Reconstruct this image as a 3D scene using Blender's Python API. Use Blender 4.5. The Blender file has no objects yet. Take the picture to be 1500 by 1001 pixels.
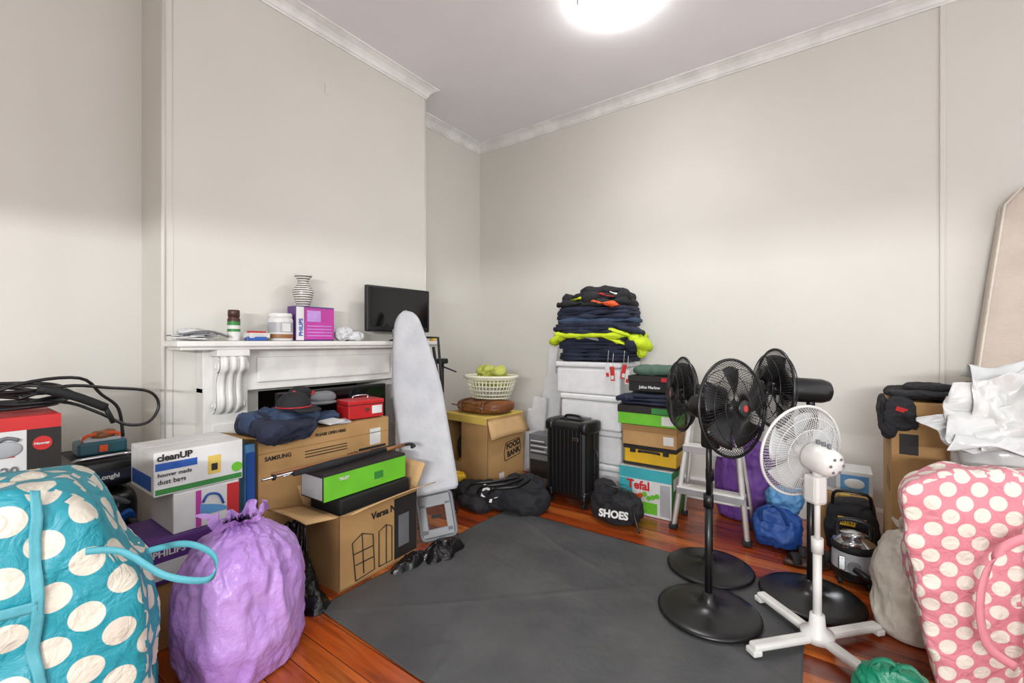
import bpy,bmesh,math,random
from mathutils import Vector as V,Matrix,noise,Euler
random.seed(7)
S=bpy.context.scene
def L(c):
    return tuple(((x/255)/12.92 if x/255<=.04045 else ((x/255+.055)/1.055)**2.4) for x in c[:3])+(1,)
# ---------------------------------------------------------------- materials
def newmat(name):
    m=bpy.data.materials.new(name); m.use_nodes=True
    nt=m.node_tree; b=nt.nodes['Principled BSDF']; return m,nt,b
def mat(name,col,rough=.5,metal=0,col2=None,nscale=6,bump=0,bscale=30,trans=0,alpha=1,coat=0,emit=0,stretch=(1,1,1),sss=0):
    m,nt,b=newmat(name); N=nt.nodes; K=nt.links
    b.inputs['Base Color'].default_value=L(col); b.inputs['Roughness'].default_value=rough
    b.inputs['Metallic'].default_value=metal; b.inputs['Alpha'].default_value=alpha
    b.inputs['Transmission Weight'].default_value=trans; b.inputs['Coat Weight'].default_value=coat
    if emit: b.inputs['Emission Color'].default_value=L(col); b.inputs['Emission Strength'].default_value=emit
    tc=N.new('ShaderNodeTexCoord'); mp=N.new('ShaderNodeMapping'); mp.inputs['Scale'].default_value=stretch
    K.new(tc.outputs['Object'],mp.inputs[0])
    if col2 is None: col2=tuple(max(0,c*.93) for c in col)
    n=N.new('ShaderNodeTexNoise'); n.inputs['Scale'].default_value=nscale; n.inputs['Detail'].default_value=4
    r=N.new('ShaderNodeValToRGB'); r.color_ramp.elements[0].position=.38; r.color_ramp.elements[1].position=.62
    r.color_ramp.elements[0].color=L(col); r.color_ramp.elements[1].color=L(col2)
    K.new(mp.outputs[0],n.inputs[0]); K.new(n.outputs[0],r.inputs[0]); K.new(r.outputs[0],b.inputs['Base Color'])
    if bump:
        n2=N.new('ShaderNodeTexNoise'); n2.inputs['Scale'].default_value=bscale; n2.inputs['Detail'].default_value=5
        bp=N.new('ShaderNodeBump'); bp.inputs['Strength'].default_value=bump; bp.inputs['Distance'].default_value=.02
        K.new(mp.outputs[0],n2.inputs[0]); K.new(n2.outputs[0],bp.inputs['Height']); K.new(bp.outputs[0],b.inputs['Normal'])
    return m
def polka(name,bg,dot,scale,th):
    m,nt,b=newmat(name); N=nt.nodes; K=nt.links
    tc=N.new('ShaderNodeTexCoord'); mp=N.new('ShaderNodeMapping'); mp.inputs['Scale'].default_value=(scale,scale,scale)
    mp.inputs['Rotation'].default_value=(0,0,math.radians(45))
    K.new(tc.outputs['UV'],mp.inputs[0])
    v=N.new('ShaderNodeTexVoronoi'); v.voronoi_dimensions='2D'; v.inputs['Scale'].default_value=1; v.inputs['Randomness'].default_value=.14
    K.new(mp.outputs[0],v.inputs[0])
    r=N.new('ShaderNodeValToRGB'); r.color_ramp.elements[0].position=th; r.color_ramp.elements[1].position=th+.02
    r.color_ramp.elements[0].color=L(dot); r.color_ramp.elements[1].color=L(bg)
    K.new(v.outputs['Distance'],r.inputs[0]); K.new(r.outputs[0],b.inputs['Base Color'])
    b.inputs['Roughness'].default_value=.45
    n2=N.new('ShaderNodeTexNoise'); n2.inputs['Scale'].default_value=14; n2.inputs['Detail'].default_value=6; n2.inputs['Distortion'].default_value=1
    bp=N.new('ShaderNodeBump'); bp.inputs['Strength'].default_value=.6; bp.inputs['Distance'].default_value=.03
    K.new(tc.outputs['Object'],n2.inputs[0]); K.new(n2.outputs[0],bp.inputs['Height']); K.new(bp.outputs[0],b.inputs['Normal'])
    return m
def woodfloor():
    m,nt,b=newmat('polished_floorboards'); N=nt.nodes; K=nt.links
    tc=N.new('ShaderNodeTexCoord'); sp=N.new('ShaderNodeSeparateXYZ'); K.new(tc.outputs['Object'],sp.inputs[0])
    def M(op,a,bv=None):
        n=N.new('ShaderNodeMath'); n.operation=op
        for i,x in enumerate((a,bv)):
            if x is None: continue
            if isinstance(x,(int,float)): n.inputs[i].default_value=x
            else: K.new(x,n.inputs[i])
        return n.outputs[0]
    ys=M('MULTIPLY',sp.outputs[1],9.0); fl=M('FLOOR',ys); fr=M('FRACT',ys)
    wn=N.new('ShaderNodeTexWhiteNoise'); wn.noise_dimensions='1D'; K.new(fl,wn.inputs['W'])
    r=N.new('ShaderNodeValToRGB'); K.new(wn.outputs['Value'],r.inputs[0])
    e=r.color_ramp.elements; e[0].color=L((126,50,20)); e[1].color=L((200,116,54)); x=e.new(.5); x.color=L((164,74,28))
    cb=N.new('ShaderNodeCombineXYZ'); K.new(M('ADD',sp.outputs[0],M('MULTIPLY',fl,3.7)),cb.inputs[0]); K.new(M('MULTIPLY',sp.outputs[1],14),cb.inputs[1])
    n=N.new('ShaderNodeTexNoise'); n.inputs['Scale'].default_value=2.2; n.inputs['Detail'].default_value=6; n.inputs['Distortion'].default_value=.8; K.new(cb.outputs[0],n.inputs[0])
    r2=N.new('ShaderNodeValToRGB'); K.new(n.outputs[0],r2.inputs[0]); r2.color_ramp.elements[0].position=.3; r2.color_ramp.elements[1].position=.7
    r2.color_ramp.elements[0].color=(.42,.33,.27,1); r2.color_ramp.elements[1].color=(1.2,1.15,1.05,1)
    mx=N.new('ShaderNodeMix'); mx.data_type='RGBA'; mx.blend_type='MULTIPLY'; mx.inputs[0].default_value=.85
    K.new(r.outputs[0],mx.inputs[6]); K.new(r2.outputs[0],mx.inputs[7])
    vo=N.new('ShaderNodeTexVoronoi'); vo.inputs['Scale'].default_value=2.6
    mp=N.new('ShaderNodeMapping'); mp.inputs['Scale'].default_value=(1,1.6,1); K.new(tc.outputs['Object'],mp.inputs[0]); K.new(mp.outputs[0],vo.inputs[0])
    kn=M('LESS_THAN',vo.outputs['Distance'],.05)
    seam=M('LESS_THAN',fr,.035); dk=M('MAXIMUM',M('MULTIPLY',seam,.85),M('MULTIPLY',kn,.6))
    mx2=N.new('ShaderNodeMix'); mx2.data_type='RGBA'; K.new(dk,mx2.inputs[0]); K.new(mx.outputs[2],mx2.inputs[6]); mx2.inputs[7].default_value=L((50,20,10))
    K.new(mx2.outputs[2],b.inputs['Base Color']); b.inputs['Roughness'].default_value=.25; b.inputs['Coat Weight'].default_value=.3; b.inputs['Coat Roughness'].default_value=.15
    return m
M_wall=mat('wall_paint',(212,210,203),.6,col2=(209,207,199),nscale=1.5,bump=.04,bscale=90)
M_ceil=mat('ceiling_paint',(240,241,246),.7,col2=(237,238,243),nscale=2)
M_trim=mat('trim_paint',(236,236,234),.45)
M_white=mat('white_gloss',(228,227,223),.35)
M_floor=woodfloor()
M_black=mat('black_plastic',(20,20,22),.32)
M_blackm=mat('black_matte',(18,18,20),.7)
M_blackbag=mat('black_polythene',(14,14,16),.22,bump=.5,bscale=25)
M_blackfab=mat('black_fabric',(22,22,26),.85,col2=(32,32,36),bump=.4,bscale=40)
M_navy=mat('navy_fabric',(24,29,48),.85,col2=(34,42,64),nscale=9,bump=.4,bscale=30)
M_denim=mat('denim_fabric',(36,52,80),.85,col2=(56,74,102),nscale=9,bump=.4,bscale=30)
M_hivis=mat('hivis_fabric',(196,216,26),.7,col2=(172,196,18),bump=.3)
M_orange=mat('orange_fabric',(216,86,34),.7)
M_card=mat('cardboard',(180,142,92),.8,col2=(168,130,82),nscale=5)
M_cardd=mat('cardboard_dark_and_shaded',(152,116,72),.85)  # darker cardboard: lid and marks, plus shade coloured onto one carton side
M_cardy=mat('yellow_cardboard',(216,186,90),.7)
M_cardl=mat('pale_cardboard',(196,160,112),.8)
M_ink=mat('printed_ink',(34,30,28),.7)
M_grey=mat('grey_plastic',(112,114,118),.4)
M_lgrey=mat('light_grey_plastic',(168,170,174),.4)
M_foam=mat('polystyrene',(220,221,222),.85,col2=(214,215,217),nscale=20,bump=.08,bscale=150)
M_chrome=mat('chrome',(200,202,206),.18,1)
M_alu=mat('aluminium',(205,207,210),.35,.8)
M_lilac=mat('lilac_polythene',(182,144,208),.32,col2=(168,126,198),nscale=5,bump=.6,bscale=22)
M_plum=mat('purple_fabric',(108,64,148),.6)
M_red=mat('red_plastic',(190,34,38),.35)
M_redp=mat('red_print',(200,38,38),.5)
M_green=mat('lime_print',(106,192,46),.5)
M_greend=mat('green_print',(50,132,58),.5)
M_teal=mat('teal_print',(60,170,180),.5)
M_tealtrim=mat('teal_webbing',(80,162,176),.6,bump=.2)
M_pinktrim=mat('pink_webbing',(212,132,144),.6,bump=.2)
M_blue=mat('blue_plastic',(28,84,168),.4,bump=.3,bscale=18)
M_blued=mat('dull_blue_fabric',(34,80,156),.5,bump=.4,bscale=18)
M_lblue=mat('blue_print',(92,152,204),.5)
M_yellow=mat('yellow_plastic',(226,180,40),.4)
M_yg=mat('yellowgreen_cloth',(180,184,88),.8,bump=.4)
M_brownl=mat('tan_leather',(142,90,48),.45,col2=(112,68,36),bump=.3)
M_label=mat('label_white',(218,218,216),.5)
M_magenta=mat('magenta_print',(188,60,156),.45)
M_purple=mat('purple_print',(90,52,124),.45)
M_board=mat('ironing_cover',(188,190,194),.7,col2=(176,179,184),bump=.2)
M_mat=mat('rubber_mat',(80,81,82),.5,col2=(66,67,69),nscale=3,bump=.3,bscale=9)
M_mattress=mat('mattress_ticking',(194,182,170),.8,col2=(186,174,162),bump=.2,bscale=60)
M_poly=mat('white_polythene',(208,209,207),.22,col2=(192,194,194),bump=.25,bscale=10)
M_cream=mat('cream_sack',(214,207,194),.5,bump=.5,bscale=20)
M_screen=mat('screen_glass',(10,11,13),.12)
M_soot=mat('sooty_brick',(40,34,30),.9,bump=.5)
M_wood=mat('turned_wood',(142,94,54),.45)
M_greeng=mat('green_cloth',(78,104,90),.85,bump=.3)
M_emer=mat('emerald_plastic',(10,124,92),.35,bump=.4)
M_basket=mat('basket_plastic',(226,224,202),.4)
M_clear=mat('clear_wrap',(204,206,208),.15,bump=.6,bscale=30)
M_brown=mat('brown_cap',(70,42,30),.4)
M_lamp=mat('opal_glass',(255,253,250),.3,emit=24)
M_dotT=polka('teal_polka_weave',(32,142,158),(212,205,190),10.5,.36)
M_dotP=polka('pink_polka_weave',(204,126,138),(216,210,198),16,.37)
def stripes():
    m,nt,b=newmat('vase_stripes'); N=nt.nodes;K=nt.links
    tc=N.new('ShaderNodeTexCoord'); w=N.new('ShaderNodeTexWave'); w.bands_direction='Z'; w.inputs['Scale'].default_value=22; w.inputs['Distortion'].default_value=1.2
    r=N.new('ShaderNodeValToRGB'); r.color_ramp.elements[0].position=.4; r.color_ramp.elements[1].position=.55
    r.color_ramp.elements[0].color=L((90,88,86)); r.color_ramp.elements[1].color=L((214,210,204))
    K.new(tc.outputs['Object'],w.inputs[0]); K.new(w.outputs[0],r.inputs[0]); K.new(r.outputs[0],b.inputs['Base Color']); b.inputs['Roughness'].default_value=.3
    return m
M_vase=stripes()
# ---------------------------------------------------------------- builder
def catm(pts,n):
    pts=[V(p) for p in pts]
    if n<=1: return pts
    out=[]
    for i in range(len(pts)-1):
        p0=pts[max(i-1,0)];p1=pts[i];p2=pts[i+1];p3=pts[min(i+2,len(pts)-1)]
        for k in range(n):
            t=k/n
            out.append(.5*((2*p1)+(p2-p0)*t+(2*p0-5*p1+4*p2-p3)*t*t+(3*p1-p0-3*p2+p3)*t**3))
    out.append(pts[-1]); return out
def crum(p,f,sd):
    q=V((p[0]*f+sd,p[1]*f-sd*.7,p[2]*f+sd*.3)); q=q+.35*V((noise.noise(q*1.3),noise.noise(q*1.3+V((9,2,1))),noise.noise(q*1.3+V((3,7,5)))))
    d=noise.voronoi(q)[0]
    e=noise.voronoi(q*2.1+V((5,1,2)))[0]
    return .75-(d[1]-d[0])-.35*(e[1]-e[0])
def nz(p,f,sd): return noise.noise(V((p[0]*f+sd,p[1]*f+sd*2.1,p[2]*f-sd)))
class Ob:
    def __init__(s,name,loc=(0,0,0),rz=0,M=None):
        s.name=name; s.bm=bmesh.new(); s.mats=[]; s.M=M if M else Matrix.Translation(loc)@Matrix.Rotation(rz,4,'Z'); s.uv=False
    def mi(s,m):
        if m not in s.mats: s.mats.append(m)
        return s.mats.index(m)
    def add(s,b,m,M=None,smooth=False):
        if M is not None: bmesh.ops.transform(b,matrix=M,verts=b.verts)
        i=s.mi(m)
        for f in b.faces: f.material_index=i; f.smooth=smooth
        t=bpy.data.meshes.new('t'); b.to_mesh(t); b.free(); s.bm.from_mesh(t); bpy.data.meshes.remove(t)
    def box(s,c,sz,m,bev=.004,rot=(0,0,0),seg=2):
        b=bmesh.new(); bmesh.ops.create_cube(b,size=1); bmesh.ops.scale(b,vec=sz,verts=b.verts)
        bev=min(bev,min(sz)*.45)
        if bev>0: bmesh.ops.bevel(b,geom=b.edges[:],offset=bev,segments=seg,affect='EDGES',profile=.5)
        s.add(b,m,Matrix.Translation(c)@Euler(rot).to_matrix().to_4x4(),smooth=False); return s
    def bb(s,x0,x1,y0,y1,z0,z1,m,bev=.004,seg=2):
        return s.box(((x0+x1)/2,(y0+y1)/2,(z0+z1)/2),(abs(x1-x0),abs(y1-y0),abs(z1-z0)),m,bev,seg=seg)
    def cyl(s,p0,p1,r,m,r1=None,seg=20):
        p0=V(p0);p1=V(p1);d=p1-p0; b=bmesh.new()
        bmesh.ops.create_cone(b,cap_ends=True,segments=seg,radius1=r,radius2=r if r1 is None else r1,depth=d.length)
        i=s.mi(m); M=Matrix.Translation((p0+p1)/2)@d.to_track_quat('Z','Y').to_matrix().to_4x4()
        bmesh.ops.transform(b,matrix=M,verts=b.verts)
        for f in b.faces: f.material_index=i; f.smooth=len(f.verts)==4
        t=bpy.data.meshes.new('t'); b.to_mesh(t); b.free(); s.bm.from_mesh(t); bpy.data.meshes.remove(t); return s
    def lathe(s,prof,m,seg=32,M=None,c=None):
        b=bmesh.new(); R=[]
        for r,z in prof:
            if r<1e-5: R.append([b.verts.new((0,0,z))])
            else: R.append([b.verts.new((r*math.cos(2*math.pi*i/seg),r*math.sin(2*math.pi*i/seg),z)) for i in range(seg)])
        for A,B in zip(R,R[1:]):
            for i in range(seg):
                j=(i+1)%seg
                if len(A)==1 and len(B)==1: continue
                if len(A)==1: b.faces.new((A[0],B[i],B[j]))
                elif len(B)==1: b.faces.new((A[i],A[j],B[0]))
                else: b.faces.new((A[i],A[j],B[j],B[i]))
        bmesh.ops.recalc_face_normals(b,faces=b.faces)
        if c is not None: M=Matrix.Translation(c)
        s.add(b,m,M,True); return s
    def tube(s,pts,r,m,seg=8,n=1,closed=False,M=None):
        P=catm(pts,n)
        if closed and (P[0]-P[-1]).length<1e-6: P=P[:-1]
        b=bmesh.new(); N=len(P); prev=None; R=[]
        for i,p in enumerate(P):
            if closed: t=(P[(i+1)%N]-P[i-1])
            else: t=P[min(i+1,N-1)]-P[max(i-1,0)]
            if t.length<1e-9: t=V((0,0,1))
            t.normalize()
            if prev is None:
                a=V((0,0,1)) if abs(t.z)<.9 else V((1,0,0)); u=t.cross(a).normalized()
            else:
                u=prev-t*prev.dot(t)
                u=u.normalized() if u.length>1e-6 else t.orthogonal().normalized()
            prev=u; w=t.cross(u); rr=r[i] if isinstance(r,(list,tuple)) else r
            R.append([b.verts.new(p+(u*math.cos(2*math.pi*k/seg)+w*math.sin(2*math.pi*k/seg))*rr) for k in range(seg)])
        for i in range(N if closed else N-1):
            A=R[i];B=R[(i+1)%N]
            for k in range(seg): b.faces.new((A[k],A[(k+1)%seg],B[(k+1)%seg],B[k]))
        if not closed: b.faces.new(R[0][::-1]); b.faces.new(R[-1])
        s.add(b,m,M,True); return s
    def grid(s,fn,nu,nv,m,thick=0,cu=False,M=None,smooth=True):
        b=bmesh.new(); G=[[b.verts.new(fn(i/nu,j/nv)) for i in range(nu+(0 if cu else 1))] for j in range(nv+1)]
        for j in range(nv):
            for i in range(nu):
                k=(i+1)%nu if cu else i+1
                try: b.faces.new((G[j][i],G[j][k],G[j+1][k],G[j+1][i]))
                except: pass
        bmesh.ops.recalc_face_normals(b,faces=b.faces)
        if thick: bmesh.ops.solidify(b,geom=b.faces[:],thickness=thick)
        s.add(b,m,M,smooth); return s
    def soft(s,c,h,m,e=5,cuts=14,amp=.01,f=6,sd=0,cr=0,cf=8,rz=0,fn=None,flatb=True,rot=None):
        if cr and cuts<30: cuts=int(cuts*1.9)
        b=bmesh.new(); bmesh.ops.create_cube(b,size=2); bmesh.ops.subdivide_edges(b,edges=b.edges[:],cuts=cuts,use_grid_fill=True)
        c=V(c); Rm=(Euler(rot).to_matrix() if rot else Matrix.Rotation(rz,3,'Z'))
        for v in b.verts:
            p=v.co.copy(); k=(abs(p.x)**e+abs(p.y)**e+abs(p.z)**e)**(1/e); p=p/k
            q=V((p.x*h[0],p.y*h[1],p.z*h[2])); nrm=V((p.x/h[0],p.y/h[1],p.z/h[2])).normalized()
            w=q+c
            d=amp*nz(w,f,sd+3.1)*1.6+(cr*.75*(crum(w,cf,sd)-.3) if cr else 0)
            if flatb and p.z<-.8: d=min(d,0)*.3
            q=q+nrm*d
            v.co=fn(p,nrm,d) if fn else c+Rm@q
        s.add(b,m,None,True); return s
    def ribbon(s,pts,w,m,up=(0,0,1),n=6,th=.003):
        P=catm(pts,n); up=V(up); N=len(P)-1
        def fn(u,v):
            i=int(round(u*N)); t=(P[min(i+1,N)]-P[max(i-1,0)]).normalized(); sd=up-t*up.dot(t); sd.normalize()
            return P[i]+sd*w*(v-.5)
        return s.grid(fn,N,1,m,th)
    def text(s,body,size,o,x,up,m,bold=0,ax='LEFT'):
        cu=bpy.data.curves.new('t','FONT'); cu.body=body; cu.size=size; cu.align_x=ax; cu.offset=bold; cu.resolution_u=3
        ob=bpy.data.objects.new('t',cu); S.collection.objects.link(ob); bpy.context.view_layer.update()
        me=bpy.data.meshes.new_from_object(ob.evaluated_get(bpy.context.evaluated_depsgraph_get()))
        bpy.data.objects.remove(ob); b=bmesh.new(); b.from_mesh(me); bpy.data.meshes.remove(me)
        x=V(x).normalized(); up=V(up); z=x.cross(up).normalized(); up=z.cross(x)
        M=Matrix.Translation(V(o)+z*.0012)@Matrix((x,up,z)).transposed().to_4x4()
        s.add(b,m,M,False); return s
    def tx(s,body,size,x,y,z,m,bold=.001,up=(0,0,1)): return s.text(body,size,(x+.002,y,z),(0,1,0),up,m,bold)
    def ty(s,body,size,x,y,z,m,bold=.001): return s.text(body,size,(x,y-.002,z),(1,0,0),(0,0,1),m,bold)
    def px(s,x,y0,y1,z0,z1,m): return s.bb(x-.001,x+.0015,y0,y1,z0,z1,m,0)
    def py(s,y,x0,x1,z0,z1,m): return s.bb(x0,x1,y-.0015,y+.001,z0,z1,m,0)
    def end(s):
        if s.uv:
            ul=s.bm.loops.layers.uv.new('UVMap')
            for f in s.bm.faces:
                n=f.normal; a=max(range(3),key=lambda i:abs(n[i]))
                for l in f.loops:
                    c=l.vert.co
                    l[ul].uv=(c.y,c.z) if a==0 else ((c.x,c.z) if a==1 else (c.x,c.y))
        me=bpy.data.meshes.new(s.name); s.bm.to_mesh(me); s.bm.free()
        for m in s.mats: me.materials.append(m)
        o=bpy.data.objects.new(s.name,me); S.collection.objects.link(o); o.matrix_world=s.M; return o
def carton(name,x0,x1,y0,y1,z0,z1,m,tape=None,rz=0,flap=None):
    cx,cy=(x0+x1)/2,(y0+y1)/2
    o=Ob(name,(cx,cy,0),rz); o.x0,o.x1,o.y0,o.y1=x0-cx,x1-cx,y0-cy,y1-cy
    o.bb(o.x0,o.x1,o.y0,o.y1,z0+.001,z1-.004,m,.004)
    g=.002
    o.bb(o.x0+.001,-g,o.y0+.001,o.y1-.001,z1-.005,z1,flap or m,.001); o.bb(g,o.x1-.001,o.y0+.001,o.y1-.001,z1-.005,z1,flap or m,.001)
    if tape: o.bb(-.025,.025,o.y0+.001,o.y1-.001,z1-.002,z1+.0008,tape,0); o.py(o.y0,-.025,.025,z1-.07,z1,tape)
    return o
# ---------------------------------------------------------------- room
H=3.40; XL=-3.155; XB=-2.80; YA=.785; YB=2.60; YW=3.74; XR=2.6; YF=-1.6
o=Ob('floor'); o.bb(XL-.1,XR,YF,YW+.1,-.1,0,M_floor,0); o.end()
o=Ob('ceiling'); o.bb(XL-.1,XR,YF,YW+.1,H,H+.1,M_ceil,0); o.end()
o=Ob('wall_left'); o.bb(XL-.1,XL,YF,YW+.1,0,H,M_wall,0); o.end()
o=Ob('wall_back'); o.bb(XL,XR,YW,YW+.1,0,H,M_wall,0); o.end()
o=Ob('added_light_header'); o.bb(XL-.1,XR,YF-.1,YF,1.76,H+.1,M_wall,0); o.bb(XL-.1,-1.6,YF-.1,YF,0,1.76,M_wall,0); o.end()  # unseen header wall, added to cut light off the upper walls
o=Ob('wall_chimney_breast')
o.bb(XL,XB,YA,1.25,0,.95,M_wall,0); o.bb(XL,XB,2.15,YB,0,.95,M_wall,0); o.bb(XL,XB,YA,YB,.95,H,M_wall,0); o.bb(XL,XL+.03,1.24,2.16,0,.96,M_soot,0)
o.end()
path=[(XL,YF),(XL,YA),(XB,YA),(XB,YB),(XL,YB),(XL,YW),(XR,YW)]
def sweep(name,prof,m,z0,path=path):
    o=Ob(name); b=bmesh.new(); nr=[]
    for a,c in zip(path,path[1:]):
        d=V((c[0]-a[0],c[1]-a[1])).normalized(); nr.append(V((d.y,-d.x)))
    R=[]
    for i,p in enumerate(path):
        if i==0: n=nr[0]
        elif i==len(path)-1: n=nr[-1]
        else: n=nr[i-1]+nr[i]
        R.append([b.verts.new((p[0]+n.x*q,p[1]+n.y*q,z0+z)) for q,z in prof])
    for A,B in zip(R,R[1:]):
        for k in range(len(prof)-1): b.faces.new((A[k],A[k+1],B[k+1],B[k]))
    bmesh.ops.recalc_face_normals(b,faces=b.faces); o.add(b,m,None,False); o.end()
sweep('trim_cornice',[(0.0005,-.09),(.008,-.09),(.010,-.08),(.018,-.074),(.026,-.05),(.042,-.03),(.062,-.018),(.072,-.012),(.082,-.010),(.084,-.0005)],M_trim,H)
sweep('baseboard_left',[(.0005,.16),(.01,.16),(.018,.14),(.018,0)],M_trim,0,[(XL,YF),(XL,YA),(XB,YA),(XB,.93)])
sweep('baseboard_back',[(.0005,.16),(.01,.16),(.018,.14),(.018,0)],M_trim,0,[(XB,2.42),(XB,YB),(XL,YB),(XL,YW),(XR,YW)])
o=Ob('trim_corner_bead'); o.tube([(XB+.002,YA-.002,.16),(XB+.002,YA-.002,H-.09)],.010,M_wall,10); o.tube([(XB,YA+.04,.16),(XB,YA+.04,H-.09)],.003,M_wall,8); o.tube([(XB+.001,YB,.16),(XB+.001,YB,H-.09)],.005,M_wall,10); o.end()
o=Ob('trim_cover_strip'); o.bb(.533,.557,YW-.010,YW,.16,H-.09,M_wall,.004); o.end()
o=Ob('picture_hook_plate'); o.bb(XB,XB+.006,1.68,1.71,2.94,3.02,M_white,.002); o.bb(XB+.004,XB+.008,1.686,1.704,2.95,3.01,M_wall,.001); o.end()
# ceiling light
LX,LY=-1.09,2.59
o=Ob('ceiling_light',(LX,LY,H)); o.lathe([(0,-.001),(.225,-.001),(.23,-.02),(.225,-.03),(.215,-.03)],M_white,48)
o.lathe([(.215,-.028),(.225,-.045),(.21,-.07),(.17,-.09),(.10,-.10),(0,-.105)],M_lamp,48); o.end()
# ---------------------------------------------------------------- fireplace mantel
o=Ob('fireplace_mantel'); XM=XB+.001
o.bb(XM,-2.585,.78,2.57,1.222,1.253,M_white,.008); o.bb(XM,-2.605,.80,2.55,1.205,1.223,M_white,.006)
o.bb(XM,-2.71,.93,2.42,.97,1.205,M_white,.004); o.bb(XM,-2.695,1.2,2.15,1.01,1.16,M_white,.01)
for y0 in (.93,2.2):
    o.bb(XM,-2.70,y0,y0+.22,0,1.0,M_white,.004); o.bb(-2.705,-2.69,y0+.04,y0+.18,.2,.8,M_white,.004); o.bb(XM,-2.68,y0-.01,y0+.23,0,.16,M_white,.006)
    yc=y0+.11; w=.066
    o.bb(-2.71,-2.60,yc-w-.015,yc+w+.015,1.17,1.206,M_white,.006)
    prof=[(-2.71,1.17),(-2.615,1.17),(-2.60,1.14),(-2.605,1.10),(-2.635,1.07),(-2.65,1.03),(-2.652,.98),(-2.645,.94),(-2.65,.90),(-2.67,.87),(-2.71,.85)]
    P=catm([(a,0,c) for a,c in prof],4)
    for dy,ww,off in ((0,w,0),(-.04,.013,.008),(0,.013,.008),(.04,.013,.008)):
        def fn(u,v,dy=dy,ww=ww,off=off):
            p=P[int(round(u*(len(P)-1)))]; return V((p.x+off*(1 if 0<u<1 else 0),yc+dy+(v-.5)*2*ww,p.z))
        o.grid(fn,len(P)-1,1,M_white,.004)
    for zc,xc,r in ((1.115,-2.64,.034),(.905,-2.675,.024)):
        for sy in (-1,1):
            o.cyl((xc,yc+sy*w,zc),(xc,yc+sy*(w+.01),zc),r,M_white); o.cyl((xc,yc+sy*(w+.008),zc),(xc,yc+sy*(w+.018),zc),r*.45,M_white)
    for sy in (-1,1):
        b=bmesh.new(); vs=[b.verts.new((p.x,yc+sy*w,p.z)) for p in P]; b.faces.new(vs); o.add(b,M_white)
o.end()
# shelf items
Z=1.254
o=Ob('spray_can',(-2.67,1.065,Z)); o.lathe([(0,0),(.03,0),(.031,.004),(.031,.05)],M_label,24); o.lathe([(.0312,.05),(.0312,.105)],M_greend,24); o.lathe([(.031,.105),(.031,.12),(.024,.13),(.029,.131),(.029,.165),(.026,.17),(0,.17)],M_brown,24); o.lathe([(.0314,.065),(.0314,.085)],M_label,24); o.end()
o=Ob('paper_pile')
for i in range(9):
    y=.86+.10*random.random(); o.box((-2.69+random.uniform(-.03,.03),y,Z+.008+.007*i*.5),(.12,.14,.006),random.choice([M_label,M_lgrey,M_label,M_grey]),.001,(random.uniform(-.06,.06),random.uniform(-.06,.06),random.uniform(-.6,.6)))
o.soft((-2.68,.88,Z+.045),(.05,.07,.018),M_clear,2.5,8,.01,14,3,cr=.01,cf=20); o.tube([(-2.62,.80,Z+.03),(-2.61,.92,Z+.05),(-2.62,1.02,Z+.02)],.006,M_grey,6,4)
o.box((-2.66,1.18,Z+.03),(.07,.12,.03),M_label,.004,(0,0,.2)); o.box((-2.66,1.18,Z+.05),(.03,.1,.01),M_redp,.002,(0,0,.3)); o.box((-2.65,1.17,Z+.012),(.07,.10,.022),M_blue,.004,(0,0,-.2)); o.end()
o=Ob('storage_jar',(-2.69,1.33,Z)); o.lathe([(0,0),(.064,0),(.068,.006),(.068,.12),(.064,.135),(.058,.14)],M_label,28); o.lathe([(.0,.165),(.058,.165),(.064,.16),(.064,.138),(.058,.136)],M_white,28); o.lathe([(.0685,.015),(.0695,.02),(.0695,.036),(.0685,.04)],M_wood,28); o.lathe([(.0685,.05),(.0685,.11)],M_lgrey,28)
o.box((.067,.0,.08),(.006,.05,.05),M_label,.002); o.end()
o=carton('small_appliance_box',-2.75,-2.645,1.40,1.655,Z,Z+.215,M_purple)
o.px(o.x1,o.y0+.055,o.y1-.004,Z+.01,Z+.205,M_magenta)
o.px(o.x1+.001,o.y0+.07,o.y0+.16,Z+.12,Z+.19,M_lilac)
for i in range(4): o.px(o.x1+.001,o.y0+.07,o.y1-.02,Z+.03+.02*i,Z+.036+.02*i,M_lilac)
o.px(o.x1,o.y0+.002,o.y0+.05,Z+.004,Z+.21,M_label); o.text('PHILIPS',.034,(o.x1+.004,o.y0+.04,Z+.03),(0,0,1),(0,-1,0),M_blue,.001); o.end()
o=Ob('striped_vase',(-2.69,1.47,Z+.2155)); o.lathe([(0,0),(.036,0),(.038,.006),(.05,.04),(.062,.085),(.058,.11),(.038,.135),(.030,.15),(.034,.168),(.052,.19),(.054,.197),(.048,.195),(.032,.165),(.028,.15)],M_vase,36); o.end()
o=Ob('plastic_wrap_bundle'); o.soft((-2.68,1.79,Z+.04),(.05,.10,.032),M_clear,2.5,12,.02,14,1,cr=.03,cf=22); o.soft((-2.66,1.74,Z+.06),(.03,.05,.03),M_clear,2.2,10,.01,14,5,cr=.03,cf=30); o.end()
o=Ob('computer_monitor',(-2.66,2.20,Z),math.radians(-4)); o.box((0,0,.235),(.035,.57,.335),M_black,.012); o.box((.0178,0,.245),(.003,.52,.28),M_screen,.001)
o.box((0,0,.05),(.03,.09,.09),M_black,.006); o.lathe([(0,.0),(.07,.0),(.072,.008),(.05,.014),(0,.016)],M_black,32); o.box((-.03,0,.2),(.04,.3,.2),M_blackm,.015); o.tx('BENQ',.02,.0175,-.03,.085,M_lgrey); o.end()
o=Ob('desk_tape_measure',(-2.64,2.53,Z)); o.lathe([(0,0),(.022,0),(.024,.01),(.024,.03),(.02,.036),(0,.036)],M_yellow,20); o.box((0,0,.019),(.04,.02,.012),M_ink,.002); o.end()
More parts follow.
